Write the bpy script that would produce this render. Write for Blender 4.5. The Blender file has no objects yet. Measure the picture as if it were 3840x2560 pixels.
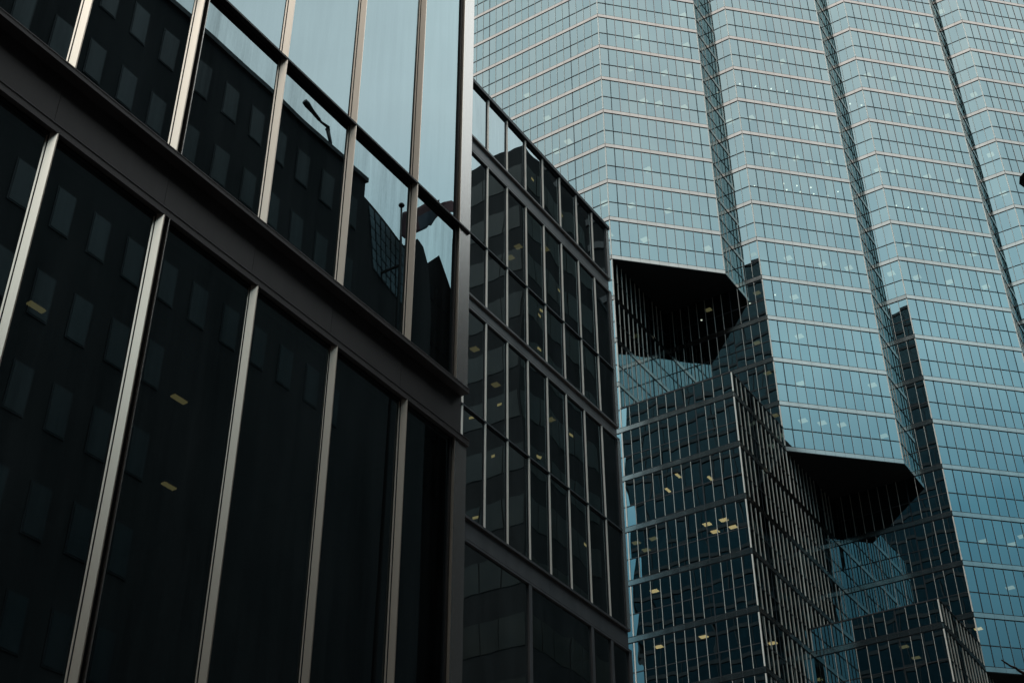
import bpy, math, random
from mathutils import Vector, Matrix
random.seed(11)
R = math.radians
EYE = 1.6                                   # eye height; z = 0 is the street
SC = bpy.context.scene
COL = SC.collection

# ------------------------------------------------------------------ camera
cam_d = bpy.data.cameras.new("camera"); cam = bpy.data.objects.new("camera", cam_d); COL.objects.link(cam)
Rv = Vector((0.8400984358813212, 0.5424230101123885, -0.0034490767421712456))
Uv = Vector((0.31485420382685214, -0.48244507612044973, 0.817382149829376))
Wv = Vector((-0.4417028960311634, 0.6877674219005645, 0.5760855188337354))
cam.matrix_world = Matrix(((Rv.x, Uv.x, -Wv.x, 0), (Rv.y, Uv.y, -Wv.y, 0), (Rv.z, Uv.z, -Wv.z, EYE), (0, 0, 0, 1)))
cam_d.sensor_width = 36; cam_d.lens = 48.158; cam_d.clip_start = .1; cam_d.clip_end = 3000
SC.camera = cam
FPX = 48.158 / 36 * 1024
def project(p):
    d = Vector(p) - Vector((0, 0, EYE)); w = d.dot(Wv)
    if w < .5: return None
    return 512 + FPX * d.dot(Rv) / w, 341 - FPX * d.dot(Uv) / w

def ray(x, y, dist):
    d = (Wv + Rv * ((x - 1920) / 5136.9) - Uv * ((y - 1280) / 5136.9)); d /= math.hypot(d.x, d.y)
    return Vector((0, 0, EYE)) + d * dist

# ------------------------------------------------------------------ node helpers
def new_mat(name):
    m = bpy.data.materials.new(name); m.use_nodes = True
    nt = m.node_tree; nt.nodes.clear()
    out = nt.nodes.new('ShaderNodeOutputMaterial')
    return m, nt, out
def N(nt, t, **kw):
    n = nt.nodes.new(t)
    for k, v in kw.items():
        if k in n.inputs: n.inputs[k].default_value = v
        else: setattr(n, k, v)
    return n
def noise(nt, scale, stretch=(1, 1, 1), detail=3.0, rough=.55):
    tc = N(nt, 'ShaderNodeTexCoord'); mp = N(nt, 'ShaderNodeMapping'); mp.inputs['Scale'].default_value = stretch
    nz = N(nt, 'ShaderNodeTexNoise'); nz.inputs['Scale'].default_value = scale
    nz.inputs['Detail'].default_value = detail; nz.inputs['Roughness'].default_value = rough
    nt.links.new(tc.outputs['Object'], mp.inputs['Vector']); nt.links.new(mp.outputs['Vector'], nz.inputs['Vector'])
    return nz.outputs['Fac']
def ramp(nt, fac, stops):
    r = N(nt, 'ShaderNodeValToRGB'); e = r.color_ramp.elements
    while len(e) < len(stops): e.new(.5)
    for i, (p, c) in enumerate(stops):
        e[i].position = p; e[i].color = (*c, 1) if len(c) == 3 else c
    nt.links.new(fac, r.inputs['Fac']); return r.outputs['Color']

def surf(name, c1, c2, metallic=0., rough=.5, scale=1.5, stretch=(1, 1, .15), rvar=.06, bump=0., bscale=40, spec=.5):
    """painted or bare surface, mottled between two base colours"""
    m, nt, out = new_mat(name)
    p = N(nt, 'ShaderNodeBsdfPrincipled')
    f = noise(nt, scale, stretch, 5)
    nt.links.new(ramp(nt, f, [(.3, c1), (.7, c2)]), p.inputs['Base Color'])
    p.inputs['Metallic'].default_value = metallic
    p.inputs['Specular IOR Level'].default_value = spec
    mr = N(nt, 'ShaderNodeMapRange'); mr.inputs['To Min'].default_value = max(rough - rvar, .02); mr.inputs['To Max'].default_value = rough + rvar
    nt.links.new(f, mr.inputs['Value']); nt.links.new(mr.outputs['Result'], p.inputs['Roughness'])
    if bump:
        b = N(nt, 'ShaderNodeBump'); b.inputs['Strength'].default_value = bump; b.inputs['Distance'].default_value = .01
        nt.links.new(noise(nt, bscale, (1, 1, 1), 3), b.inputs['Height']); nt.links.new(b.outputs['Normal'], p.inputs['Normal'])
    nt.links.new(p.outputs['BSDF'], out.inputs['Surface'])
    return m

def glass(name, tint, refl=.5, trans=(.22, .25, .24), wave=.004, wscale=.6, dirt=0., rough=.0, tintvar=.06, dirtcol=(.35, .42, .45), edge=.9, streak=0.):
    """coated curtain-wall glass: tinted mirror over a dark see-through pane"""
    m, nt, out = new_mat(name)
    gl = N(nt, 'ShaderNodeBsdfGlossy'); gl.inputs['Roughness'].default_value = rough
    f = noise(nt, .35, (1, 1, .6), 2)
    lo = tuple(c * (1 - tintvar) for c in tint); hi = tuple(min(1, c * (1 + tintvar)) for c in tint)
    colr = ramp(nt, f, [(.3, lo), (.7, hi)])
    if streak:                               # dried rain runs dull the mirror
        sa = noise(nt, 9, (1, 1, .05), 6, .75); sb = noise(nt, .8, (1, 1, .35), 3); sc_ = noise(nt, 60, (1, 1, .5), 3, .6)
        ml = N(nt, 'ShaderNodeMath', operation='MULTIPLY'); nt.links.new(sa, ml.inputs[0]); nt.links.new(sb, ml.inputs[1])
        ad = N(nt, 'ShaderNodeMath', operation='MULTIPLY_ADD'); nt.links.new(sc_, ad.inputs[0]); ad.inputs[1].default_value = .12; nt.links.new(ml.outputs[0], ad.inputs[2])
        rg = N(nt, 'ShaderNodeMapRange'); rg.inputs['From Min'].default_value = .2; rg.inputs['From Max'].default_value = .5; rg.inputs['To Min'].default_value = 1; rg.inputs['To Max'].default_value = 1 - streak
        nt.links.new(ad.outputs[0], rg.inputs['Value'])
        vs = N(nt, 'ShaderNodeVectorMath', operation='SCALE'); nt.links.new(colr, vs.inputs[0]); nt.links.new(rg.outputs['Result'], vs.inputs['Scale']); colr = vs.outputs[0]
    nt.links.new(colr, gl.inputs['Color'])
    tr = N(nt, 'ShaderNodeBsdfTransparent'); tr.inputs['Color'].default_value = (*trans, 1)
    b = N(nt, 'ShaderNodeBump'); b.inputs['Strength'].default_value = 1; b.inputs['Distance'].default_value = wave
    nt.links.new(noise(nt, wscale, (1, 1, .45), 1.5, .4), b.inputs['Height']); nt.links.new(b.outputs['Normal'], gl.inputs['Normal'])
    fr = N(nt, 'ShaderNodeFresnel'); fr.inputs['IOR'].default_value = 1.52
    mr = N(nt, 'ShaderNodeMapRange'); mr.inputs['From Min'].default_value = .04; mr.inputs['To Min'].default_value = refl; mr.inputs['To Max'].default_value = edge
    nt.links.new(fr.outputs['Fac'], mr.inputs['Value'])
    mx = N(nt, 'ShaderNodeMixShader'); nt.links.new(mr.outputs['Result'], mx.inputs['Fac'])
    nt.links.new(tr.outputs['BSDF'], mx.inputs[1]); nt.links.new(gl.outputs['BSDF'], mx.inputs[2])
    last = mx.outputs['Shader']
    if dirt:
        df = N(nt, 'ShaderNodeBsdfDiffuse'); df.inputs['Color'].default_value = (*dirtcol, 1)
        st = noise(nt, 5, (1, 1, .06), 6, .7); cl = noise(nt, .9, (1, 1, .5), 4)
        mm = N(nt, 'ShaderNodeMath', operation='MULTIPLY'); nt.links.new(st, mm.inputs[0]); nt.links.new(cl, mm.inputs[1])
        m2 = N(nt, 'ShaderNodeMapRange'); m2.inputs['From Min'].default_value = .16; m2.inputs['From Max'].default_value = .42
        m2.inputs['To Max'].default_value = dirt; nt.links.new(mm.outputs[0], m2.inputs['Value'])
        mx2 = N(nt, 'ShaderNodeMixShader'); nt.links.new(m2.outputs['Result'], mx2.inputs['Fac'])
        nt.links.new(last, mx2.inputs[1]); nt.links.new(df.outputs['BSDF'], mx2.inputs[2]); last = mx2.outputs['Shader']
    nt.links.new(last, out.inputs['Surface'])
    return m

def emit(name, col, s):
    m, nt, out = new_mat(name)
    e = N(nt, 'ShaderNodeEmission'); e.inputs['Color'].default_value = (*col, 1); e.inputs['Strength'].default_value = s
    nt.links.new(e.outputs['Emission'], out.inputs['Surface']); return m

M = dict(
    alu=surf('satin_aluminium', (.62, .575, .54), (.68, .635, .60), .9, .27, 2.2, (1, 1, .03), .03, .01, 60),
    fin=surf('brushed_fin_metal', (.76, .64, .53), (.82, .70, .585), .84, .29, 4.0, (1, 1, .03), .02, .008, 80),
    wfin=surf('wing_fin_metal', (.74, .66, .575), (.82, .74, .655), .5, .36, 4.0, (1, 1, .03), .03),
    tfin_lit=surf('tower_fin_lit', (.84, .78, .69), (.92, .86, .77), .05, .38, 3.0, (1, 1, .1), .08),  # same fin metal, brightness of the lit side faces put into its colour
    mfin_shaded=surf('tower_front_fin_shaded', (.30, .265, .25), (.38, .34, .32), .97, .18, 3.0, (1, 1, .1), .06),  # same fin metal, darkened to carry the dim reflections on the diagonal fronts
    band=surf('tower_band_metal', (.365, .32, .29), (.44, .39, .355), .98, .12, 1.1, (1, 1, 1), .06),
    steel=surf('dark_grey_steel', (.052, .046, .046), (.085, .077, .078), .25, .5, 2.2, (1, 1, .22), .10, .08, 70),
    bronze=surf('bronze_grey_steel', (.16, .145, .14), (.23, .205, .195), .5, .42, .8, (1, 1, .5), .08),
    dark=surf('black_gasket', (.008, .009, .011), (.014, .015, .018), 0, .55, 3, spec=.3),
    trans=surf('dark_transom_metal', (.014, .014, .016), (.022, .022, .025), .2, .5, 3),
    soffit=surf('black_soffit_panel', (.022, .022, .022), (.030, .030, .030), 0, .7, .6, spec=.2),
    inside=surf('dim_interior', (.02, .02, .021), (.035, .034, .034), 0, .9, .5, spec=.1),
    tglass=glass('tower_glass', (.735, .945, .985), .30, (.16, .20, .20), .006, .5, tintvar=.04, edge=.72),
    tglass2=glass('tower_glass_pale', (.765, .955, .988), .305, (.16, .20, .20), .006, .6, tintvar=.04, edge=.72),
    tglass3=glass('tower_glass_deep', (.71, .93, .975), .292, (.14, .18, .18), .007, .45, tintvar=.04, edge=.72),
    nglass=glass('near_glass', (.75, .935, .99), .31, (.12, .14, .12), 0.0065, .35, dirt=.03, streak=.08, tintvar=.03),
    nglass2=glass('near_glass_rain_marked', (.74, .935, .99), .31, (.12, .14, .12), 0.0075, .35, dirt=.05, streak=.42, tintvar=.05),
    wglass=glass('wing_glass', (.80, .95, .99), .31, (.12, .14, .12), .012, .4, dirt=.03, streak=.2, tintvar=.03),
    fglass=glass('far_glass', (.40, .50, .53), .12, (.15, .18, .18), .004, .5),
    concrete=surf('dark_stone_cladding', (.012, .013, .014), (.02, .021, .022), 0, .85, .5, (1, 1, .6), .05),
    blind=surf('window_blind_grey', (.014, .021, .024), (.024, .033, .037), 0, .4, .9, (1, 1, 1), .1),
    blind2=surf('dark_window_blind', (.011, .0135, .015), (.016, .019, .021), 0, .4, .9, (1, 1, 1), .1),
    lattice=surf('pale_lattice_pane', (.17, .24, .27), (.23, .31, .34), 0, .3, .4, (1, 1, 1), .1),
    tanwin=surf('tan_blind_window', (.034, .029, .022), (.054, .047, .036), 0, .35, .5, (1, 1, 1), .1),
    brick=surf('blocker_brown', (.085, .062, .048), (.14, .10, .078), 0, .9, 1.5, (1, 1, 1), .05),
    asphalt=surf('asphalt', (.035, .035, .037), (.06, .06, .062), 0, .9, .8, (1, 1, 1), .05, .3, 60),
    pave=surf('paving_concrete', (.16, .155, .15), (.24, .235, .225), 0, .85, 1.2, (1, 1, 1), .05, .2, 30),
    paint=surf('road_paint', (.5, .5, .48), (.7, .7, .68), 0, .7, 6, (1, 1, 1), .05),
    flag1=surf('maroon_cloth', (.10, .045, .05), (.15, .06, .065), 0, .9, 2, (1, 1, 1), .05),
    flag2=surf('slate_blue_cloth', (.07, .09, .12), (.10, .12, .15), 0, .9, 2, (1, 1, 1), .05),
    black=surf('black_paint', (.012, .012, .013), (.02, .02, .02), .1, .45, 3),
    rust=surf('brown_lamp_underside', (.16, .09, .045), (.24, .14, .07), .1, .5, 6, (1, 1, 1), .1),
    bark=surf('dark_bark', (.018, .014, .012), (.04, .03, .025), 0, .95, 6, (1, 1, .3), .03, .4, 40),
    warm=emit('warm_ceiling_lamp', (1, .66, .30), 3.0),
    pale=emit('pale_ceiling_lamp', (1, .90, .66), 1.2),
    dim=emit('dim_ceiling_lamp', (1, .78, .36), .55),
    spark=emit('small_downlight', (1, .93, .75), 5.0),
)

# ------------------------------------------------------------------ mesh helpers
class MB:
    def __init__(s): s.v = []; s.f = []; s.m = []
    def box(s, o, t, n, w0, w1, d0, d1, z0, z1, mi=0):
        """box from origin o (xy) along unit t, outward n, heights z0..z1"""
        b = len(s.v)
        for z in (z0, z1):
            for w, d in ((w0, d0), (w1, d0), (w1, d1), (w0, d1)):
                s.v.append((o[0] + t[0] * w + n[0] * d, o[1] + t[1] * w + n[1] * d, z))
        for q in ((0, 3, 2, 1), (4, 5, 6, 7), (0, 1, 5, 4), (1, 2, 6, 5), (2, 3, 7, 6), (3, 0, 4, 7)):
            s.f.append(tuple(b + i for i in q)); s.m.append(mi)
        return s
    def quad(s, pts, mi=0):
        b = len(s.v); s.v += [tuple(p) for p in pts]; s.f.append(tuple(range(b, b + len(pts)))); s.m.append(mi); return s
    def prism(s, poly, z0, z1, mi=0):
        b = len(s.v); n = len(poly)
        s.v += [(x, y, z0) for x, y in poly] + [(x, y, z1) for x, y in poly]
        s.f.append(tuple(b + i for i in reversed(range(n)))); s.f.append(tuple(b + n + i for i in range(n))); s.m += [mi, mi]
        for i in range(n):
            j = (i + 1) % n; s.f.append((b + i, b + j, b + n + j, b + n + i)); s.m.append(mi)
        return s
    def prism_x(s, poly, x0, x1, mi=0, sh=0):
        """outline in (y, z) extruded along x"""
        b = len(s.v); n = len(poly)
        s.v += [(x0, y, z) for y, z in poly] + [(x1, y + sh * (x1 - x0), z) for y, z in poly]
        s.f.append(tuple(b + i for i in range(n))); s.f.append(tuple(b + n + i for i in reversed(range(n)))); s.m += [mi, mi]
        for i in range(n):
            j = (i + 1) % n; s.f.append((b + j, b + i, b + n + i, b + n + j)); s.m.append(mi)
        return s
    def tube(s, pts, rad, seg=10, mi=0, caps=True):
        b0 = len(s.v); pts = [Vector(p) for p in pts]
        if not hasattr(rad, '__len__'): rad = [rad] * len(pts)
        up = Vector((0.13, 0.27, 1)).normalized()
        for i, p in enumerate(pts):
            a = pts[max(i - 1, 0)]; c = pts[min(i + 1, len(pts) - 1)]; d = (c - a).normalized()
            x = d.cross(up if abs(d.dot(up)) < .95 else Vector((1, 0, 0))).normalized(); y = d.cross(x)
            for k in range(seg):
                an = 2 * math.pi * k / seg; s.v.append(tuple(p + (x * math.cos(an) + y * math.sin(an)) * rad[i]))
        for i in range(len(pts) - 1):
            for k in range(seg):
                a = b0 + i * seg + k; b = b0 + i * seg + (k + 1) % seg
                s.f.append((a, b, b + seg, a + seg)); s.m.append(mi)
        if caps:
            s.f.append(tuple(b0 + k for k in reversed(range(seg)))); s.m.append(mi)
            e = b0 + (len(pts) - 1) * seg; s.f.append(tuple(e + k for k in range(seg))); s.m.append(mi)
        return s
    def add(s, o):
        b = len(s.v); s.v += o.v; s.f += [tuple(b + i for i in f) for f in o.f]; s.m += o.m; return s

def build(name, mb, mats, parent=None, smooth=False, base=None):
    me = bpy.data.meshes.new(name)
    off = Vector(base) if base is not None else (parent.matrix_world.translation if parent is not None else Vector((0, 0, 0)))
    if parent is not None and base is None: off = ORG.get(parent.name, Vector((0, 0, 0)))
    me.from_pydata([tuple(Vector(v) - off) for v in mb.v], [], mb.f)
    for mm in (mats if isinstance(mats, (list, tuple)) else [mats]): me.materials.append(mm)
    me.polygons.foreach_set('material_index', mb.m)
    if smooth: me.polygons.foreach_set('use_smooth', [True] * len(mb.f))
    me.update()
    ob = bpy.data.objects.new(name, me); COL.objects.link(ob)
    if parent is not None: ob.parent = parent; ORG[ob.name] = off
    else: ob.location = off; ORG[ob.name] = off
    return ob
ORG = {}
def thing(name, label, cat, loc, group=None):
    o = bpy.data.objects.new(name, None); COL.objects.link(o); o.location = loc; ORG[o.name] = Vector(loc)
    o['label'] = label; o['category'] = cat
    if group: o['group'] = group
    o.empty_display_size = .5
    return o
def tag(o, label, cat, group=None):
    o['label'] = label; o['category'] = cat
    if group: o['group'] = group
    return o
def struct(o): o['kind'] = 'structure'; return o

# screen size of a piece, to pick the hundred that show largest
def shown(mb, hide):
    ps = [project(v) for v in mb.v]
    if any(p is None for p in ps): return 0
    x0 = max(0, min(p[0] for p in ps)); x1 = min(1024, max(p[0] for p in ps))
    y0 = max(0, min(p[1] for p in ps)); y1 = min(682, max(p[1] for p in ps))
    if x1 <= x0 or y1 <= y0: return 0
    if hide and hide((x0 + x1) / 2, (y0 + y1) / 2): return 0
    return (x1 - x0) * (y1 - y0)
def hid_by_near(x, y):                       # behind the two buildings in front
    if x < 476: return True
    pts = [(476, 82), (606, 229), (615, 400), (631, 682)]
    if x > 631: return False
    for (ax, ay), (bx, by) in zip(pts[:-1], pts[1:]):
        if ax <= x <= bx: return y > ay + (by - ay) * (x - ax) / (bx - ax)
    return False
def emit_parts(name, items, mats, parent, hide=None, most=100):
    """each item becomes its own part, past `most` the smallest on screen go into one"""
    if len(items) > most:
        items = sorted(items, key=lambda mb: -shown(mb, hide))
    for mb in items[:most]: build(name, mb, mats, parent)
    if len(items) > most:
        rest = MB()
        for mb in items[most:]: rest.add(mb)
        o = build(name, rest, mats, parent); o['kind'] = 'stuff'

# ------------------------------------------------------------------ glass tower
P = 0.72003694                              # panel width
H = 3.9; Z0 = 66.21816 + EYE                # storey height, height of storey 0
CX, CY = -38.08149, 73.552596
CC = [(CX + k * 12 * P, CY + k * 12 * P) for k in range(5)]
SOF = [0, -4, -8, -12]                      # storey where each bay's underside hangs
TOPF, BOTF = 15, -17
BAND = .40
SQ = math.sqrt(.5)
tX, nX = (1, 0), (0, -1)                    # faces looking down the street
tA, nA = (0, 1), (1, 0)                     # faces looking across it
tM, nM = (SQ, SQ), (SQ, -SQ)                # diagonal bay fronts
zf = lambda k: Z0 + k * H

tower = thing('glass_tower', 'tall teal glass skyscraper with pleated diagonal bays, pale metal bands and black stepped undersides', 'skyscraper', (CX, CY, 0))
panes, fins, bands, transoms, posts, joints = [], [], [], [], [], []
def pane(o, t, n, w0, w1, z0, z1, wob=1.0, mi=0):
    """one sheet of glass, set a hair out of true like every real one"""
    a = random.gauss(0, .0011) * wob; b = random.gauss(0, .0009) * wob
    g = .012; mb = MB(); wc = (w0 + w1) / 2; zc = (z0 + z1) / 2; pts = []
    for w, z in ((w0 + g, z0), (w1 - g, z0), (w1 - g, z1), (w0 + g, z1)):
        d = (w - wc) * a + (z - zc) * b
        pts.append((o[0] + t[0] * w + n[0] * d, o[1] + t[1] * w + n[1] * d, z))
    return mb.quad(pts, mi)
def face(o, t, n, count, k0, k1, pw, jset, partial=None, skip0=False):
    """storeys k0..k1 of one flat face starting at corner o"""
    L = count * pw
    for k in range(k0, k1 + 1):
        z = zf(k)
        b = MB().box(o, t, n, 0, L, -.04, .05, z - BAND + .035, z - .035, 0)
        b.box(o, t, n, 0, L, -.05, .022, z - .035, z + .025, 1).box(o, t, n, 0, L, -.05, .022, z - BAND - .025, z - BAND + .035, 1)
        for i in range(1, count): b.box(o, t, n, i * pw - .006, i * pw + .006, .04, .0515, z - BAND + .036, z - .036, 2)
        if not (skip0 and k == k0): bands.append(b)
        if k == k1 and partial is None: break
        top = zf(k + 1) - BAND if not (partial is not None and k == k1) else z + partial
        zt = z + 1.51
        two = zt < top - .1
        if two: transoms.append(MB().box(o, t, n, 0, L, -.04, .035, zt - .028, zt + .028))
        else: transoms.append(MB().box(o, t, n, 0, L, -.04, .05, top - .01, top + .07))
        for i in range(count):
            if two:
                panes.append(pane(o, t, n, i * pw, (i + 1) * pw, z, zt, 1.5, random.choice(TINT))); panes.append(pane(o, t, n, i * pw, (i + 1) * pw, zt, top, 1.5, random.choice(TINT)))
            else: panes.append(pane(o, t, n, i * pw, (i + 1) * pw, z, top, 2.6, random.choice(TINT)))
            if i:
                if i in jset: joints.append(MB().box(o, t, n, i * pw - .035, i * pw + .035, -.03, .012, z + .025, top - .03))
                elif n is nM: fins.append(MB().box(o, t, n, i * pw - .014, i * pw + .014, -.03, .05, z + .025, top - .03, 1).box(o, t, n, i * pw - .030, i * pw + .030, -.03, .014, z + .026, top - .031, 2))
                else: fins.append(MB().box(o, t, n, i * pw - .010, i * pw + .010, -.03, .04, z + .025, top - .03, 0).box(o, t, n, i * pw - .022, i * pw + .022, -.03, .010, z + .026, top - .031, 2))
def corner(p, k0, k1, partial=None, r=.04):
    for k in range(k0, k1):
        posts.append(MB().box(p, tX, nX, -r, r, -r, r, zf(k) + .025, zf(k + 1) - BAND - .03))
    if partial: posts.append(MB().box(p, tX, nX, -r, r, -r, r, zf(k1) + .025, zf(k1) + partial))

TINT = [0, 0, 0, 1, 1, 2]
PM = 9 * P * math.sqrt(2) / 12              # panel width on the diagonal fronts
PART = .4 * H
# long wall running off to the left of the first corner
face((CX - 40 * P, CY), tX, nX, 40, BOTF, TOPF, P, {36, 24, 12})
for k in range(4):
    c = CC[k]; nxt = CC[k + 1]; d = (c[0] + 9 * P, c[1] + 9 * P); S = SOF[k]; T = S - 4
    face(c, tM, nM, 12, S, TOPF, PM, {1, 11})
    face(d, tA, nA, 3, S, TOPF, P, set())
    face((d[0], nxt[1]), tX, nX, 3, S, TOPF, P, set(), skip0=T >= BOTF)
    if T >= BOTF:
        face(c, tA, nA, 12, T, S, P, {8}); face((c[0], nxt[1]), tX, nX, 12, T, S, P, {8})
        face(c, tX, nX, 12, BOTF, T, P, {8}, partial=PART)
        face((nxt[0], c[1]), tA, nA, 12, BOTF, T, P, {4}, partial=PART)
        corner((nxt[0], c[1]), BOTF, T, PART)
        corner(c, T, TOPF); corner(d, S, TOPF)
    if k == 0: corner(c, BOTF, T)
emit_parts('window_pane', panes, [M['tglass'], M['tglass2'], M['tglass3']], tower, hid_by_near)
emit_parts('mullion', fins, [M['tfin_lit'], M['mfin_shaded'], M['dark']], tower, hid_by_near)
emit_parts('spandrel_band', bands, [M['band'], M['dark'], M['steel']], tower, hid_by_near)
emit_parts('transom', transoms, M['trans'], tower, hid_by_near)
emit_parts('corner_post', posts, M['tfin_lit'], tower, hid_by_near)
emit_parts('expansion_joint', joints, M['trans'], tower, hid_by_near)

def plan(k, sh=(0, 0)):
    pts = [(CX - 40 * P, CY)]
    for i in range(4):
        c = CC[i]; nxt = CC[i + 1]; d = (c[0] + 9 * P, c[1] + 9 * P)
        if k >= SOF[i]: pts += [c, d, (d[0], nxt[1])]
        elif k > SOF[i] - 4 : pts += [c, (c[0], nxt[1])]
        else: pts += [c, (nxt[0], c[1])]
    e = CC[4]
    pts += [e, (e[0], e[1] + 22), (CX - 40 * P, e[1] + 22)]
    return [(x + sh[0], y + sh[1]) for x, y in pts]
slabs = []
for k in range(BOTF, TOPF + 1):
    pl = plan(k, (-.1, .1))
    slabs.append(MB().prism(pl, zf(k) - BAND + .05, zf(k) - .06))
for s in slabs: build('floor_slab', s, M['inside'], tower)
e = CC[4]
back = MB().box((CX - 40 * P, CY), tA, nA, .1, e[1] + 22 - CY, -.3, -.05, 0, zf(TOPF))
back.box((CX - 40 * P, e[1] + 22), tX, nX, 0, e[0] - CX + 40 * P, -.3, -.05, 0, zf(TOPF)).box(e, tA, nA, .1, 22, -.3, -.05, 0, zf(TOPF))
build('rear_wall', back, M['concrete'], tower)
for i in range(3):                           # black undersides of the hanging bays, low roofs in front of the notches
    c = CC[i]; nxt = CC[i + 1]; d = (c[0] + 9 * P, c[1] + 9 * P); z = zf(SOF[i])
    build('soffit', MB().prism([(c[0] + .02, c[1] + .05), (d[0] - .05, d[1] + .02), (d[0] - .05, nxt[1] - .03), (c[0] + .06, nxt[1] - .03)], z - BAND - .02, z - BAND + .04), M['soffit'], tower)
    z = zf(SOF[i] - 4) + PART
    build('terrace_roof', MB().prism([(c[0] + .06, c[1] + .06), (nxt[0] - .06, c[1] + .06), (nxt[0] - .06, nxt[1] - .06), (c[0] + .06, nxt[1] - .06)], z - .15, z - .02), M['inside'], tower)

# ceiling lamps of the lit rooms: (x, y, storey above, kind)
LAMPS = [
    (-32.99, 80.79, 8, 'P'), (-33.05, 80.81, 7, 'P'), (-36.26, 77.6, 7, 'P'), (-36.99, 77.18, 6, 'P'), (-34.72, 79.29, 6, 'P'), (-33.14, 80.88, 6, 'P'), (-36.26, 77.76, 5, 'P'),
    (-35.32, 78.74, 5, 'P'), (-33.71, 80.36, 5, 'P'), (-28.21, 85.75, 7, 'P'), (-26.6, 87.37, 7, 'P'), (-31.09, 84.11, 5, 'P'), (-29.36, 84.72, 5, 'P'), (-27.17, 86.87, 5, 'P'),
    (-29.74, 84.15, 6, 'D'), (-28.68, 85.2, 6, 'D'), (-27.63, 86.23, 6, 'D'), (-26.56, 87.28, 6, 'D'), (-31.84, 84.06, 6, 'D'), (-16.09, 97.41, 9, 'P'), (-13.95, 100.74, 10, 'P'),
    (-8.86, 104.45, 9, 'P'), (-20.63, 93.27, 7, 'P'), (-18.82, 94.99, 7, 'P'), (-18.2, 95.97, 6, 'P'), (-15.55, 98.2, 6, 'P'), (-13.13, 101.08, 7, 'P'), (-25.1, 88.98, 5, 'P'),
    (-24.48, 89.4, 6, 'D'), (-22.38, 91.88, 6, 'D'), (-21.58, 92.61, 6, 'D'), (-36.44, 77.86, 3, 'P'), (-39.55, 75.59, 2, 'P'), (-37.8, 77.01, 2, 'P'), (-35.59, 79.25, 2, 'P'),
    (-36.9, 77.18, 1, 'P'), (-33.22, 80.92, 1, 'P'), (-28.39, 85.94, 4, 'P'), (-26.82, 87.53, 4, 'P'), (-28.25, 85.66, 1, 'P'), (-39.02, 75.11, 1, 'P'), (-30.43, 83.66, 1, 'Q'),
    (-29.87, 84.62, 3, 'D'), (-27.67, 85.67, 3, 'D'), (-27.77, 86.56, 3, 'D'), (-26.83, 86.55, 3, 'D'), (-26.9, 87.44, 3, 'D'), (-24.6, 89.59, 4, 'P'), (-21.39, 92.87, 4, 'P'),
    (-20.24, 93.9, 4, 'P'), (-18.04, 96.06, 4, 'P'), (-15.83, 98.15, 4, 'P'), (-13.1, 100.92, 5, 'P'), (-13.08, 101.94, 4, 'P'), (-21.93, 92.2, 1, 'P'), (-20.3, 93.86, 1, 'P'),
    (-18.27, 95.94, 1, 'P'), (-15.89, 98.25, 1, 'P'), (-26.23, 87.92, 1, 'P'), (-24.59, 89.57, 1, 'P'), (-20.66, 94.23, 2, 'P'), (-18.45, 96.42, 2, 'P'), (-16.28, 98.59, 2, 'P'),
    (-25.92, 87.41, 3, 'D'), (-26.04, 88.3, 3, 'D'), (-25.16, 89.17, 3, 'D'), (-24.2, 89.16, 3, 'D'), (-20.69, 93.61, 3, 'D'), (-19.89, 94.43, 3, 'D'), (-18.93, 95.26, 3, 'D'),
    (-28.3, 85.62, -1, 'P'), (-28.92, 86.12, -2, 'P'), (-28.84, 85.15, -3, 'P'), (-28.27, 85.75, 0, 'P'), (-34.76, 83.53, 0, 'Q'), (-31.44, 84.62, -1, 'Q'),
    (-30.46, 83.42, -2, 'Q'), (-30.32, 83.32, -3, 'Q'), (-30.53, 83.62, 0, 'Q'), (-35.88, 84.52, 0, 'D'), (-31.6, 84.59, 0, 'D'), (-29.43, 84.66, 0, 'D'),
    (-24.37, 89.37, -2, 'P'), (-27.76, 86.23, -3, 'P'), (-26.63, 87.28, -3, 'P'), (-24.56, 90.56, -3, 'P'), (-31.89, 75.43, -6, 'W'), (-33.08, 75.38, -6, 'W'),
    (-31.82, 76.68, -6, 'W'), (-33.1, 76.62, -6, 'W'), (-37.12, 75.04, -7, 'W'), (-37.07, 75.01, -8, 'W'), (-33.94, 75.15, -8, 'W'), (-30.71, 78.48, -8, 'W'),
    (-38.31, 75.17, -6, 'Q'), (-37.05, 75.27, -6, 'Q'), (-38.26, 76.48, -6, 'Q'), (-36.15, 76.24, -5, 'O'), (-32.96, 76.33, -5, 'O'), (-34.63, 74.82, -5, 'O'),
    (-20.18, 95.97, -5, 'P'), (-18.51, 97.67, -5, 'P'), (-17.52, 96.78, -5, 'P'), (-19.09, 96.3, -6, 'P'), (-21.15, 92.91, -7, 'W'), (-23.87, 83.69, -8, 'Q'),
    (-23.86, 85.88, -8, 'Q'), (-46.38, 75.03, 6, 'P'), (-44.38, 75.03, 5, 'P'), (-42.33, 74.95, 4, 'P'), (-43.78, 75.39, 4, 'P'), (-39.47, 75.57, 2, 'P'),
]
random.seed(21)
for x, y, k, kind in LAMPS:
    z = zf(k) - BAND + .05
    if kind == 'D':
        build('downlight', MB().tube([(x, y, z - .05), (x, y, z - .001)], .075, 10), M['spark'], tower)
    else:
        a, b = {'O': (.10, .32), 'P': (.29, .29)}.get(kind, (.26, .22))
        mb = MB().box((x, y), tX, nX, -a - .04, a + .04, -b - .04, b + .04, z - .04, z - .001, 1)
        mb.box((x, y), tX, nX, -a, a, -b, b, z - .07, z - .041, 0)
        build('ceiling_light', mb, [M[{'P': 'pale', 'Q': 'dim', 'W': 'warm', 'O': 'warm'}[kind]], M['trans']], tower)

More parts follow.
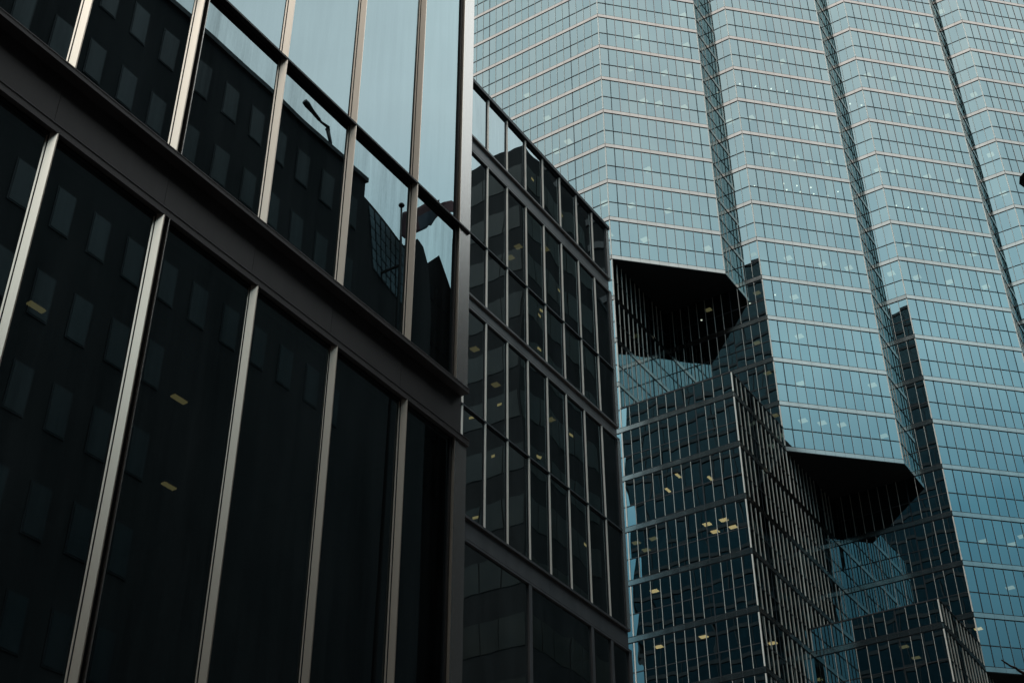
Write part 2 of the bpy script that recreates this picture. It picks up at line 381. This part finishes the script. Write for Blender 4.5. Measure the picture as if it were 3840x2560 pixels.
# ------------------------------------------------------------------ near office block (left)
D1 = 8.0
FINY = [.0, .17, .331, .490, .6483, .8092, .9721, 1.1295, 1.2856]
def NZ(u): return u * D1 + EYE
block = thing('office_building', 'dark glass office block nearest the camera, pale fins above and below a broad steel beam', 'office building', (-D1, 1.436 * D1, 0))
G = .0095 * D1                               # glass sits this far behind the fin fronts
o = (-D1, 0); t = tA; n = nA
YE = 1.436 * D1; YS = -3 * D1 * .5
def levels():
    # (sill top of lower storey, lip underside of upper storey)
    return [(NZ(-.18), NZ(1.0435), None), (NZ(1.144), NZ(2.0735), NZ(1.449)), (NZ(2.174), NZ(3.1035), NZ(2.479))]
ys = [YS, YS + 1.27, YS + 2.54, YS + 3.81, YS + 5.08, YS + 6.35, YS + 7.62, YS + 8.89, YS + 10.2] + [y * D1 for y in FINY]
def bevel_fin(o, y, nose, back, dep, z0, z1):
    """upright fin: thin nose, one face splayed back to the glass"""
    x = o[0]
    return MB().prism([(x, y - nose), (x, y), (x - dep - .03, y), (x - dep - .03, y - nose - back), (x - dep, y - nose - back)], z0, z1)
wins = []; nf = []; ntr = []
for li, (z0, z1, zt) in enumerate(levels()):
    for i, y in enumerate(ys):
        nf.append(bevel_fin(o, y, .012, .058, G, z0 - .02, z1 + .02))
    y2 = .8092 * D1                          # the doubled fin at the movement joint
    build('expansion_joint', MB().box(o, t, n, y2 + .002, y2 + .056, -G - .02, -.035, z0, z1, 0).box(o, t, n, y2 + .056, y2 + .066, -G - .02, -.002, z0, z1, 1), [M['dark'], M['alu']], block)
    edges = ys + [1.406 * D1]
    for a, b in zip(edges[:-1], edges[1:]):
        a2 = a + (.07 if abs(a - y2) < .01 else .0)
        for (za, zb) in ([(z0, zt - .014), (zt + .014, z1)] if zt else [(z0, z1)]):
            wins.append((a2, b - .016, za, zb))
        if zt: ntr.append(MB().box(o, t, n, a2 + (0.001 if a2 == a else 0), b + (.0 if b != edges[-1] else .03 * D1 - .03), -G - .02, .004, zt - .014, zt + .014))
    build('corner_post', MB().box(o, t, n, 1.406 * D1, YE, -G - .05, -.028, z0 - .03 if li else z0, z1 + .02, 0).box(o, t, n, 1.406 * D1 - .012, 1.406 * D1 - .001, -G, -.024, z0, z1, 1), [M['alu'], M['fin']], block)  # side strip in paler fin metal: its catch of light put into colour
for (a, b, za, zb) in wins:
    w = pane((o[0] - G, o[1]), t, n, a, b, za, zb)
    ob = build('window_pane', w, M['nglass2' if zb < NZ(1.5) else 'nglass'], block)
    g = .028
    fr = MB()
    for (x0, x1, c0, c1) in ((a, a + g, za, zb), (b - g * 1.6, b, za, zb), (a + g, b - g * 1.6, za, za + g), (a + g, b - g * 1.6, zb - g, zb)):
        fr.box(o, t, n, x0, x1, -G - .02, -G + .022, c0, c1)
    f_ = build('frame', fr, M['dark'], ob)
for mb in nf: build('mullion', mb, M['fin'], block)
for mb in ntr: build('transom', mb, M['trans'], block)
def ibeam(parent, o, ys_, ye, zlip0, zlip1, zs0, zs1, depth, mat, seams, tw=.05):
    """channel-shaped spandrel: sill above, recessed web, lip below"""
    mb = MB().box(o, t, n, ys_, ye, -depth - .12, 0, zs0, zs1); mb.box(o, t, n, ys_, ye, -.012, .004, zs1 - .012, zs1 + .001)
    build('sill', mb, mat, parent)
    mb = MB().box(o, t, n, ys_, ye + .02, -depth - .12, .0, zlip0, zlip1); mb.box(o, t, n, ys_, ye + .02, -.006, .006, zlip1 - .008, zlip1 + .002)
    build('lip', mb, mat, parent)
    ss = [ys_] + seams + [ye]
    for a, b in zip(ss[:-1], ss[1:]):
        build('beam_panel', MB().box(o, t, n, a + .002, b - .002, -depth - .12, -depth, zlip1, zs0), mat, parent)
sm = [y + .0 for y in ys[1:]]
for dz in (0, 1.03):
    ibeam(block, o, YS, YE, NZ(1.0435 + dz), NZ(1.054 + dz), NZ(1.136 + dz), NZ(1.144 + dz), .0153 * D1, M['steel'], [y + (.06 if abs(y - .8092 * D1) < .01 else .0) for y in sm])
ztop = NZ(3.1035)
body = MB().box(o, t, n, YS, YE - .25, -6.0, -5.8, 0, ztop)                     # dark core behind the rooms
body.box(o, t, n, YE - .02, YE, -14, -G - .13, 0, ztop).box(o, t, n, YS, YS + .2, -14, -G - .13, 0, ztop).box(o, t, n, YS, YE, -14, -13.8, 0, ztop)
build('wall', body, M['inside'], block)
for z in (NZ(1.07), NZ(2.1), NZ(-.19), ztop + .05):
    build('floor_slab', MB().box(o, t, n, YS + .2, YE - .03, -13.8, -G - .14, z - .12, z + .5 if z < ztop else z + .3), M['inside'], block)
build('plinth', MB().box(o, t, n, YS, YE, -.3, -.02, 0, NZ(-.18) - .005), M['steel'], block)
for x, y in ((-10.17, 6.83), (-10.18, 8.9), (-11.7, 10.29), (-10.64, 14.68)):
    if y > 11.2: continue
    z = NZ(1.07) - .122
    build('ceiling_light', MB().box((x, y), tX, nX, -.05, .05, -.11, .11, z - .05, z, 1).box((x, y), tX, nX, -.035, .035, -.1, .1, z - .07, z - .051, 0), [M['dim'], M['trans']], block)

# ------------------------------------------------------------------ set-back office block (middle)
D2 = 20.16
o = (-D2, 0)
wing = thing('office_building', 'smaller dark glass block set back between the nearest block and the teal tower', 'office building', (-D2, 1.9205 * D2, 0))
WZ = lambda u: u * D2 + EYE
WYE = 1.9205 * D2; WYS = 20.0
G2 = .0035 * D2
wfy = [1.9205 - .0624 * i for i in range(1, 15)]
wfy = [1.857, 1.7955, 1.7328, 1.67, 1.6087, 1.5458, 1.4835] + [1.4835 - .0624 * i for i in range(1, 8)]
wfy = sorted(y * D2 for y in wfy)
rows = [(WZ(1.672), WZ(1.797), None), (WZ(1.3265), WZ(1.633), WZ(1.4505)), (WZ(.928), WZ(1.296), WZ(1.109))]
wz = []
for z0, z1, zt in rows:
    for y in wfy: wz.append(bevel_fin(o, y, .022, .05, G2, z0 - .01, z1 + .01))
    build('corner_post', MB().box(o, t, n, 1.9130 * D2, 1.9262 * D2 - .06, -G2 - .03, -.006, z0 - .01, z1 + .01), M['alu'], wing)
    edges = [WYS] + wfy + [1.9130 * D2]
    for a, b in zip(edges[:-1], edges[1:]):
        for (za, zb) in ([(z0, zt - .03), (zt + .03, z1)] if zt else [(z0, z1)]):
            if b - a < .1: continue
            ob = build('window_pane', pane((o[0] - G2, o[1]), t, n, a, b - .045, za, zb), M['wglass'], wing)
            g = .035; fr = MB(); b2 = b - .045
            for (x0, x1, c0, c1) in ((a, a + g, za, zb), (b2 - g, b2, za, zb), (a + g, b2 - g, za, za + g), (a + g, b2 - g, zb - g, zb)):
                fr.box(o, t, n, x0, x1, -G2 - .02, -G2 + .03, c0, c1)
            build('frame', fr, M['trans'], ob)
        if zt: build('transom', MB().box(o, t, n, a + .001, b, -G2 - .02, .006, zt - .03, zt + .03), M['trans'], wing)
for mb in wz: build('mullion', mb, M['wfin'], wing)
# tall ground storeys below the lowest beam
z0, z1 = WZ(.35), WZ(.887)
lo = [1.25, 1.425, 1.6109, 1.7966, 1.8599]
for y in lo: build('mullion', MB().box(o, t, n, y * D2 - .17, y * D2, -G2 - .05, -.01, z0, z1 + .02), M['steel'], wing)
edges = [WYS] + [y * D2 for y in lo] + [1.9130 * D2]
for a, b in zip(edges[:-1], edges[1:]):
    build('window_pane', pane((o[0] - G2, o[1]), t, n, a, b - (.17 if b < 1.9 * D2 else .02), z0, z1), M['wglass'], wing)
build('corner_post', MB().box(o, t, n, 1.9130 * D2, 1.9262 * D2 - .06, -G2 - .03, -.02, 0, z1 + .01), M['steel'], wing)
seams = [y for y in wfy[::2]]
for a, b in ((1.633, 1.672), (1.296, 1.3265), (.887, .928)):
    h = b - a
    ibeam(wing, o, WYS, WYE, WZ(a), WZ(a + .0042), WZ(b - .0036), WZ(b), .1, M['bronze'] if a > .9 else M['steel'], seams)
build('roof_coping', MB().box(o, t, n, WYS, WYE + .08, -.6, .05, WZ(1.799), WZ(1.8065)), M['trans'], wing)
zt = WZ(1.799)
body = MB().box(o, t, n, WYS, WYE - .3, -7.2, -7.0, 0, zt)
body.box(o, t, n, WYE - .03, WYE - .002, -16, -G2 - .1, 0, zt).box(o, t, n, WYS, WYS + .2, -16, -G2 - .1, 0, zt).box(o, t, n, WYS, WYE, -16, -15.8, 0, zt)
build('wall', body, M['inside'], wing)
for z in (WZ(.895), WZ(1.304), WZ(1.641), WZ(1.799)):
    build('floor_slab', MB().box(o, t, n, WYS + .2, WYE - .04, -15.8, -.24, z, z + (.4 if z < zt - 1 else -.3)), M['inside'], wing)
for x, y, z in ((-22.33, 34.69, WZ(1.641)), (-20.95, 35.0, WZ(1.641)), (-21.72, 34.3, WZ(1.641)), (-21.4, 31.01, WZ(1.304)), (-22.0, 33.2, WZ(1.304)), (-21.6, 36.2, WZ(1.304)), (-21.5, 27.9, WZ(1.304))):
    z -= .001
    build('ceiling_light', MB().box((x, y), tX, nX, -.15, .15, -.15, .15, z - .05, z, 1).box((x, y), tX, nX, -.13, .13, -.13, .13, z - .07, z - .051, 0), [M['dim'], M['trans']], wing)
build('plinth', MB().box(o, t, n, WYS, WYE, -.4, -.03, 0, WZ(.35) - .005), M['steel'], wing)

# ------------------------------------------------------------------ buildings across and behind (seen mirrored in the glass)
MX = -2 * D1 * 1.0095                        # x of the mirrored eye behind the near facade
def grid_windows(parent, o, t, n, ws, zs, ww, wh, mat, most=100, frame=True, name='window'):
    items = []
    for z in zs:
        for w in ws:
            items.append(MB().box(o, t, n, w, w + ww, -.05, .03, z - wh, z, 1).box(o, t, n, w + .05, w + ww - .05, .02, .045, z - wh + .05, z - .05, 0))
    if len(items) > most:
        items.sort(key=lambda mb: (mb.v[0][2] < 8, abs(mb.v[0][1] - 22)))
    for mb in items[:most]: build(name, mb, [mat, M['trans']], parent)
    if len(items) > most:
        r_ = MB()
        for mb in items[most:]: r_.add(mb)
        build(name, r_, [mat, M['trans']], parent)['kind'] = 'stuff'
DT = 28.0; X1 = MX + DT
oz = lambda u, d=DT: u * d + EYE
across = thing('stone_building', 'dark stone block with small square windows mirrored in the near glass front', 'office building', (X1, 20, 0))
build('wall', MB().box((X1, 0), tA, (-1, 0), 9, 1.1585 * DT, -16, 0, 0, oz(1.357)), M['concrete'], across)
build('roof_coping', MB().box((X1, 0), tA, (-1, 0), 8.9, 1.1585 * DT + .05, -.5, .12, oz(1.357), oz(1.357) + .22), M['trans'], across)
random.seed(8)
for i in range(-5, 11):
    for j in range(10):
        m_ = M['blind'] if (i < 3 and (i * 3 + j * 5) % 4 in (1, 2)) else M['blind2']
        if i > 4 and j > 3 : continue
        w_ = (.608 + .051 * i) * DT; z = oz(1.3125 - .1115 * j)
        build('window', MB().box((X1, 0), tA, (-1, 0), w_, w_ + .026 * DT, -.05, .03, z - .056 * DT, z, 1).box((X1, 0), tA, (-1, 0), w_ + .05, w_ + .026 * DT - .05, .02, .045, z - .056 * DT + .05, z - .05, 0), [m_, M['trans']], across)

DT2 = 34.0; X2 = MX + DT2
arc = [(1.15, 1.331), (1.162, 1.3296), (1.1925, 1.3225), (1.2245, 1.316), (1.2594, 1.3075), (1.272, 1.318), (1.2857, 1.334), (1.3005, 1.3277), (1.3127, 1.3045), (1.32, 1.27), (1.325, 1.22)]
vault = thing('arched_glass_building', 'dark glass building with a curved roof and latticed front mirrored beside the flag', 'office building', (X2, 42, 0))
poly = [(y * DT2, oz(z, DT2)) for y, z in arc] + [(1.325 * DT2, 0), (1.15 * DT2, 0)]
build('wall', MB().prism_x(poly, X2, X2 + 14, 0, 1.16), M['concrete'], vault)
for i in range(7):
    for j in range(6):
        def PT(u, v):                         # fan of tapering panes leaning with the curve
            y = 1.166 + (u / 7) * .10 + v / 6 * .022 * (1 - u / 7); top = 1.322 - (u / 7) * .022
            return (X2 - .05 - .02 * ((i + j) % 2), y * DT2, oz(top - v / 6 * .105, DT2))
        g = .12
        q = [PT(i + g, j + .08), PT(i + 1 - g, j + .08), PT(i + 1 - g, j + .94), PT(i + g, j + .94)]
        mb = MB().quad(q[::-1]); mb.quad([(x + .05, y, z) for x, y, z in q])
        build('window_pane', mb, M['lattice'], vault)
DT3 = 39.0; X3 = MX + DT3
gab = thing('gabled_building', 'dark building with a pointed gable mirrored low in the corner pane', 'building', (X3, 52, 0))
build('wall', MB().prism_x([(y * DT3, oz(z, DT3)) for y, z in [(1.30, 1.29), (1.3127, 1.3045), (1.3437, 1.3406), (1.3788, 1.30), (1.40, 1.28)]] + [(1.40 * DT3, 0), (1.30 * DT3, 0)], X3, X3 + 10, 0, 1.33), M['concrete'], gab)
grid_windows(gab, (X3, 0), tA, (-1, 0), [1.318 * DT3, 1.338 * DT3, 1.358 * DT3], [oz(1.27 - .08 * j, DT3) for j in range(5)], .5, 1.1, M['blind'])
DT4 = 37.0; X4 = MX + DT4
slab_b = thing('tower_block', 'plain dark high block mirrored beside the corner post', 'tower block', (X4, 54, 0))
build('wall', MB().prism_x([(y * DT4, z) for y, z in [(1.38, 0), (1.38, oz(1.399, DT4)), (1.392, oz(1.41, DT4)), (1.392, oz(1.46, DT4)), (1.398, oz(1.47, DT4)), (1.398, oz(1.55, DT4)), (1.56, oz(1.55, DT4)), (1.56, 0)]], X4, X4 + 12, 0, 1.41), M['concrete'], slab_b)
grid_windows(slab_b, (X4, 0), tA, (-1, 0), [(1.405 + .03 * i) * DT4 for i in range(5)], [oz(1.5 - .1 * j, DT4) for j in range(10)], .6, 1.5, M['blind'])

# banded office tower down the street, mirrored in the set-back block
BY = 62.0; BX = -1.5; BH = 1.113 * BY + EYE
banded = thing('banded_tower', 'dark office tower with tan window strips mirrored in the set-back glass front', 'office tower', (BX, BY, 0))
build('wall', MB().box((BX, BY), tX, nX, 0, 12, -10, 0, 0, BH), M['concrete'], banded)
strips, lampsb = [], []
for j in range(17):
    zc = (1.085 - .062 * j) * BY + EYE
    for i in range(8):
        strips.append(MB().box((BX, BY), tX, nX, .15 + i * 1.47, .15 + i * 1.47 + 1.4, -.05, .03, zc - 1.95, zc))
    for i in range(6):
        strips.append(MB().box((BX, BY), tA, (-1, 0), .15 + i * 1.52, .15 + i * 1.52 + 1.45, -.05, .03, zc - 1.95, zc))
strips.sort(key=lambda mb: -mb.v[0][2])
for mb in strips[:100]: build('window', mb, M['tanwin'], banded)
r_ = MB()
for mb in strips[100:]: r_.add(mb)
build('window', r_, M['tanwin'], banded)['kind'] = 'stuff'
random.seed(5)
for _ in range(30):
    j = random.randrange(9); zc = (1.085 - .062 * j) * BY + EYE - .35 - random.random() * .9; s_ = random.random()
    if s_ < .5: mb = MB().box((BX, BY), tX, nX, 0, .32, .03, .05, 0, .18); x0 = (.4 + random.random() * 10.5, 0)
    else: mb = MB().box((BX, BY), tA, (-1, 0), 0, .36, .03, .05, 0, .18); x0 = (0, .4 + random.random() * 8.5)
    mb.v = [(x + x0[0], y + x0[1], z + zc) for x, y, z in mb.v]
    build('lit_window', mb, M['dim'], banded)

wing_sky_blocker = thing('stone_building', 'plain dark block added behind the banded tower to block mirrored sky', 'office building', (BX, BY + 10.1, 0))  # added out of view so the set-back block's end panes mirror less sky
build('wall', MB().box((BX, BY + 10.1), tX, nX, 0, 4.5, -9, 0, 0, 63), M['concrete'], wing_sky_blocker)
build('roof_coping', MB().box((BX, BY + 10.1), tX, nX, -.1, 4.6, -9.1, -.01, 63.001, 63.3), M['trans'], wing_sky_blocker)
def blocker_tower(name, label, x, y, lx, ly, h):
    """unseen dark high-rise with floor bands, added to block sky from reflections"""
    th = thing(name, label, 'skyscraper', (x, y, 0))
    build('wall', MB().box((x, y), tX, nX, 0, lx, -ly, 0, 0, h), M['inside'], th)
    z = h
    while z > 8:
        b = MB().box((x, y), tX, nX, -.15, lx + .15, -ly - .15, .15, z - .9, z + .05)
        build('spandrel_band', b, M['steel'], th); z -= 4.1
blocker_tower('sky_blocker_tower', 'slim dark high-rise added behind the viewer to block sky reflections', 10.5, -28, 20, 36, 114)  # added out of view to keep sky from the tower's double reflections
endb = thing('street_end_blocker', 'low brown block added behind the viewer to dim what the lower fins mirror', 'building', (1, -74, 0))  # added out of view as an occluder, brown to warm the lower fins
build('wall', MB().box((1, -60), tX, nX, 0, 44, 0, 14, 0, 50), M['brick'], endb)
build('roof_coping', MB().box((1, -60), tX, nX, -.2, 44.2, -.2, 14.2, 50.001, 50.5), M['trans'], endb)
wi = []
for j in range(9):
    for i in range(11): wi.append(MB().box((1, -60), (1, 0), (0, 1), 1.2 + i * 4, 3.2 + i * 4, -.02, .04, 3 + j * 4.2, 5.4 + j * 4.2))
for mb in wi: build('window', mb, M['blind2'], endb)
blocker_tower('sky_blocker_tower', 'tallest dark high-rise, added beyond the teal tower to block sky reflections', 14, 112, 13, 34, 150)  # added out of view, hides sky mirrored in the set-back block's last panes
blocker_tower('sky_blocker_tower', 'wide dark high-rise added across the street to block sky reflections, lowest of the three', 36, 108, 24, 34, 110)  # added out of view, hides sky mirrored in the tower's lower side walls

# tall glass tower behind the camera: its mirror image darkens the lower walls
KY = -20.0
rear = thing('glass_office_tower', 'tall dark glass tower behind the viewer, mirrored in the low walls of the teal tower', 'skyscraper', (-60, KY, 0))
build('wall', MB().box((-86.6, KY), tX, nX, 0, 29, 2, 30, 0, 154 + EYE).box((-57.6, KY), tX, nX, 0, 34, 2, 30, 0, 146 + EYE), M['inside'], rear)
for (x0, x1, roof) in ((-86.6, -57.6, 154 + EYE), (-57.6, -23.6, 146 + EYE)):
    j = 0
    while roof - 4 * (j + 1) > 3:
        z = roof - 4 * (j + 1); j += 1
        mb = MB()
        for i in range(10):
            a = x0 + (x1 - x0) * i / 10; b = x0 + (x1 - x0) * (i + 1) / 10; g = random.gauss(0, .01)
            mb.quad([(a, KY - 1.9 - g, z), (a, KY - 1.9, z + 3.45), (b, KY - 1.9, z + 3.45), (b, KY - 1.9 + g, z)])
        build('window_pane', mb, M['fglass'], rear)
        build('spandrel_band', MB().box((x0, KY), tX, nX, 0, x1 - x0, 1.7, 2.05, z + 3.45, z + 4.0), M['steel'], rear)
for i in range(22):
    x = -86.6 + i * 3.0
    build('mullion', MB().box((x, KY), tX, nX, -.06, .06, 1.78, 1.95, 2, 146.4 if x > -57 else 154), M['steel'], rear)

# ------------------------------------------------------------------ flag, roof lamp, street lamp, tree
FX = MX + DT2 - 1.2; FD = DT2 - 1.2
fp = lambda y, z: (y * FD, z * FD + EYE)
pole = thing('flagpole', 'thin dark pole with the flag, mirrored in the pane beside the corner', 'flagpole', (FX, 1.2527 * FD, 0))
a = fp(1.2527, 1.30); b = fp(1.2491, 1.379)
build('pole', MB().tube([(FX, a[0], 20), (FX, a[0], a[1]), (FX, b[0], b[1])], [.09, .07, .05]), M['black'], pole, True)
ball = MB().tube([(FX, b[0], b[1] - .12), (FX, b[0], b[1] - .08), (FX, b[0], b[1]), (FX, b[0], b[1] + .1), (FX, b[0], b[1] + .15)], [.03, .12, .16, .11, .02], 12)
build('finial', ball, M['black'], pole, True)
build('roof_bracket', MB().box((FX, a[0]), tX, nX, -.05, 1.3, -.05, .05, a[1] - 1.2, a[1] - 1.1), M['black'], pole)
top = [(1.2528, 1.3667), (1.2617, 1.3775), (1.2867, 1.3983), (1.2979, 1.414), (1.3121, 1.4243), (1.336, 1.4475), (1.3461, 1.449), (1.3658, 1.4711), (1.3836, 1.4861), (1.3905, 1.4790)]
bot = [(1.2538, 1.3219), (1.2640, 1.3245), (1.2851, 1.3463), (1.2963, 1.3587), (1.3076, 1.374), (1.3263, 1.3909), (1.3425, 1.4184), (1.3519, 1.4357), (1.377, 1.4508), (1.3890, 1.4700)]
mb = MB(); NN = 8; V = []
for i, (p, q) in enumerate(zip(top, bot)):
    row = []
    for k in range(NN + 1):
        s_ = k / NN; y, z = p[0] + (q[0] - p[0]) * s_, p[1] + (q[1] - p[1]) * s_
        y, z = fp(y, z); row.append((FX + .28 * math.sin(i * 1.1 + s_ * 1.5) * min(1, i / 2), y, z))
    V.append(row)
mb.v = [p for row in V for p in row]
for i in range(len(V) - 1):
    for k in range(NN):
        a_ = i * (NN + 1) + k; mb.f.append((a_, a_ + NN + 1, a_ + NN + 2, a_ + 1)); mb.m.append(1 if (2 <= i <= 5 and k > 2) else 0)
fl = build('flag', mb, [M['flag1'], M['flag2']], None, True, base=(FX, 1.2527 * FD, fp(0, 1.34)[1]))
sol = fl.modifiers.new('thickness', 'SOLIDIFY'); sol.thickness = .01
tag(fl, 'dark maroon and slate flag blowing out from its pole, mirrored near the corner post', 'flag')

LD = DT + .6; LX = MX + LD
lp = lambda y, z: (LX, y * LD, z * LD + EYE)
rl = thing('roof_floodlight', 'bent dark floodlight arm on the roof edge, mirrored in the glass', 'floodlight', lp(1.0828, 1.335))
build('arm', MB().tube([lp(1.0835, 1.31), lp(1.0828, 1.3533), lp(1.0780, 1.3720), lp(1.0700, 1.3900)], [.06, .06, .07, .09]), M['black'], rl, True)
build('bracket', MB().tube([lp(1.0700, 1.3900), lp(1.0713, 1.3956), lp(1.0560, 1.3935), lp(1.05, 1.3950)], [.11, .07, .05, .06]), M['black'], rl, True)
build('lamp_head', MB().tube([lp(1.052, 1.3945), lp(1.036, 1.3990), lp(1.0247, 1.4025), lp(1.0182, 1.4037)], [.07, .09, .14, .12]), M['black'], rl, True)

# street lamp whose head just enters at the right
hx = ray(3842, 702, 5.6)
lampx = Vector((.45, hx.y + .1, 0))
sl = thing('street_lamp', 'dark street lamp head with brown underside poking in at the right edge', 'street lamp', tuple(lampx))
build('pole', MB().tube([lampx, lampx + Vector((0, 0, 4)), Vector((lampx.x, lampx.y, hx.z + .3))], [.11, .09, .06], 12), M['black'], sl, True)
build('arm', MB().tube([(lampx.x, lampx.y, hx.z + .25), (lampx.x - .3, lampx.y - .03, hx.z + .30), (hx.x + .26, hx.y, hx.z + .10)], .035, 10), M['black'], sl, True)
cap_ = MB()
def lens_ring(c, r, seg=16): return [(c[0] + r * math.cos(2 * math.pi * i / seg), c[1] + r * .6 * math.sin(2 * math.pi * i / seg), c[2]) for i in range(seg)]
def loft(mb, rings, mi=0):
    b = len(mb.v); n_ = len(rings[0])
    for r_ in rings: mb.v += r_
    for i in range(len(rings) - 1):
        for k in range(n_):
            mb.f.append((b + i * n_ + k, b + i * n_ + (k + 1) % n_, b + (i + 1) * n_ + (k + 1) % n_, b + (i + 1) * n_ + k)); mb.m.append(mi)
    mb.f.append(tuple(b + k for k in reversed(range(n_)))); mb.f.append(tuple(b + (len(rings) - 1) * n_ + k for k in range(n_))); mb.m += [mi, mi]
    return mb
hc = Vector((hx.x + .185, hx.y, hx.z))
build('lamp_head', loft(MB(), [lens_ring((hc.x, hc.y, hc.z + .002), .19), lens_ring((hc.x, hc.y, hc.z + .030), .205), lens_ring((hc.x + .03, hc.y, hc.z + .065), .12)]), M['black'], sl)
build('lens', loft(MB(), [lens_ring((hc.x, hc.y, hc.z - .06), .13), lens_ring((hc.x, hc.y, hc.z + .001), .18)]), M['rust'], sl)

# bare street tree, only its top twig in the picture
tb = Vector((-2.6, 20.0, 0))
tr_ = thing('bare_tree', 'leafless street tree with one dark twig rising into the lower right corner', 'tree', tuple(tb))
tw = [ray(3755, 2472, 19.0), ray(3772, 2484, 19.03), ray(3792, 2497, 19.06), ray(3808, 2502, 19.1), ray(3818, 2511, 19.15), ray(3842, 2525, 19.2), ray(3905, 2560, 19.4), ray(3990, 2640, 19.7)]
build('trunk', MB().tube([tb, tb + Vector((.05, 0, 2)), tb + Vector((-.05, .1, 4)), tb + Vector((.05, 0, 5.6))], [.17, .13, .1, .07], 12), M['bark'], tr_, True)
random.seed(3)
br = MB()
br.tube([tb + Vector((.05, 0, 5.5)), tw[-1], *tw[-2:0:-1], tw[0]], [.06, .035] + [.028, .022, .019, .016, .014, .013, .009][:len(tw) - 1], 6)
def limb(p, d, L, r, lev):
    pts = [p]; 
    for i in range(4):
        d = (d + Vector((random.gauss(0, .18), random.gauss(0, .18), random.gauss(.03, .1)))).normalized(); pts.append(pts[-1] + d * L / 4)
    pts = [q if (q.z - EYE) < math.hypot(q.x, q.y) * .335 or q.x > -1.0 else Vector((q.x, q.y, EYE + math.hypot(q.x, q.y) * .335)) for q in pts]
    br.tube(pts, [r, r * .8, r * .6, r * .45, r * .25], 5)
    if lev:
        for i in (2, 3, 4): limb(pts[i], (d + Vector((random.gauss(0, .7), random.gauss(0, .7), .1))).normalized(), L * .6, r * .45, lev - 1)
for i in range(9):
    an = i * .7 + .3
    limb(tb + Vector((0, 0, 2.6 + i * .33)), Vector((math.cos(an), math.sin(an), .55)).normalized(), 1.6, .045, 2)
build('branches', br, M['bark'], tr_)

# ------------------------------------------------------------------ street
def sheet(name, x0, x1, y0, y1, z, mat):
    return struct(build(name, MB().quad([(x0, y0, z), (x1, y0, z), (x1, y1, z), (x0, y1, z)]), mat))
sheet('ground', -700, 700, -700, 700, -.16, M['pave'])
sheet('road', -4.6, 8.6, -300, 400, -.15 + .004, M['asphalt'])
struct(build('pavement', MB().box((-20.4, 0), tX, nX, 0, 15.7, -400, 300, -.3, 0), M['pave']))
struct(build('pavement', MB().box((8.7, 0), tX, nX, 0, 4, -400, 300, -.3, 0), M['pave']))
rp = MB()
for i in range(-30, 40): rp.quad([(1.9, i * 9, -.142), (2.05, i * 9, -.142), (2.05, i * 9 + 3, -.142), (1.9, i * 9 + 3, -.142)])
struct(build('road_marking', rp, M['paint']))

# ------------------------------------------------------------------ sky and sun
w = bpy.data.worlds.new('World'); SC.world = w; w.use_nodes = True
nt = w.node_tree; nt.nodes.clear()
out = nt.nodes.new('ShaderNodeOutputWorld')
sun_el, sun_az = 66, 176                     # azimuth clockwise from +Y
sky = N(nt, 'ShaderNodeTexSky'); sky.sky_type = 'NISHITA'; sky.sun_disc = False
sky.sun_elevation = R(sun_el); sky.sun_rotation = R(sun_az); sky.air_density = 1.5; sky.dust_density = 3; sky.ozone_density = 1.5
bg1 = N(nt, 'ShaderNodeBackground'); bg1.inputs['Strength'].default_value = .08
nt.links.new(sky.outputs['Color'], bg1.inputs['Color'])
tc = N(nt, 'ShaderNodeTexCoord'); sx = N(nt, 'ShaderNodeSeparateXYZ'); nt.links.new(tc.outputs['Generated'], sx.inputs[0])
cloud = ramp(nt, sx.outputs['Z'], [(.0, (.02, .03, .035)), (.33, (.062, .155, .205)), (.45, (.155, .355, .455)), (.56, (.54, .77, .845)), (.70, (.80, .87, .88)), (1., (.84, .89, .89))])
mp = N(nt, 'ShaderNodeMapping'); mp.inputs['Scale'].default_value = (1, 1, 2.2); nt.links.new(tc.outputs['Generated'], mp.inputs['Vector'])
nz = N(nt, 'ShaderNodeTexNoise'); nz.inputs['Scale'].default_value = 2.3; nz.inputs['Detail'].default_value = 6; nt.links.new(mp.outputs[0], nz.inputs['Vector'])
cr = N(nt, 'ShaderNodeMapRange'); cr.inputs['From Min'].default_value = .3; cr.inputs['From Max'].default_value = .7; cr.inputs['To Min'].default_value = .82; cr.inputs['To Max'].default_value = 1.14
nt.links.new(nz.outputs['Fac'], cr.inputs['Value'])
vm = N(nt, 'ShaderNodeVectorMath', operation='SCALE'); nt.links.new(cloud, vm.inputs[0]); nt.links.new(cr.outputs['Result'], vm.inputs['Scale'])
bg2 = N(nt, 'ShaderNodeBackground'); bg2.inputs['Strength'].default_value = 1.95
nt.links.new(vm.outputs[0], bg2.inputs['Color'])
mx = N(nt, 'ShaderNodeMixShader'); mx.inputs['Fac'].default_value = .9
nt.links.new(bg1.outputs[0], mx.inputs[1]); nt.links.new(bg2.outputs[0], mx.inputs[2]); nt.links.new(mx.outputs[0], out.inputs['Surface'])

sd = bpy.data.lights.new('sun', 'SUN'); sd.energy = 1.1; sd.angle = R(20); sd.color = (1, .95, .88)
so = bpy.data.objects.new('sun', sd); COL.objects.link(so)
dv = Vector((math.sin(R(sun_az)) * math.cos(R(sun_el)), math.cos(R(sun_az)) * math.cos(R(sun_el)), math.sin(R(sun_el))))
so.rotation_euler = dv.to_track_quat('Z', 'Y').to_euler(); so.location = (0, 0, 60)

SC.view_settings.view_transform = 'Standard'; SC.view_settings.look = 'None'
SC.view_settings.exposure = 0; SC.view_settings.gamma = 1
SC.render.engine = 'CYCLES'
SC.cycles.max_bounces = 10; SC.cycles.glossy_bounces = 6; SC.cycles.transparent_max_bounces = 12; SC.cycles.diffuse_bounces = 3
SC.cycles.caustics_reflective = False
SC.cycles.use_denoising = True
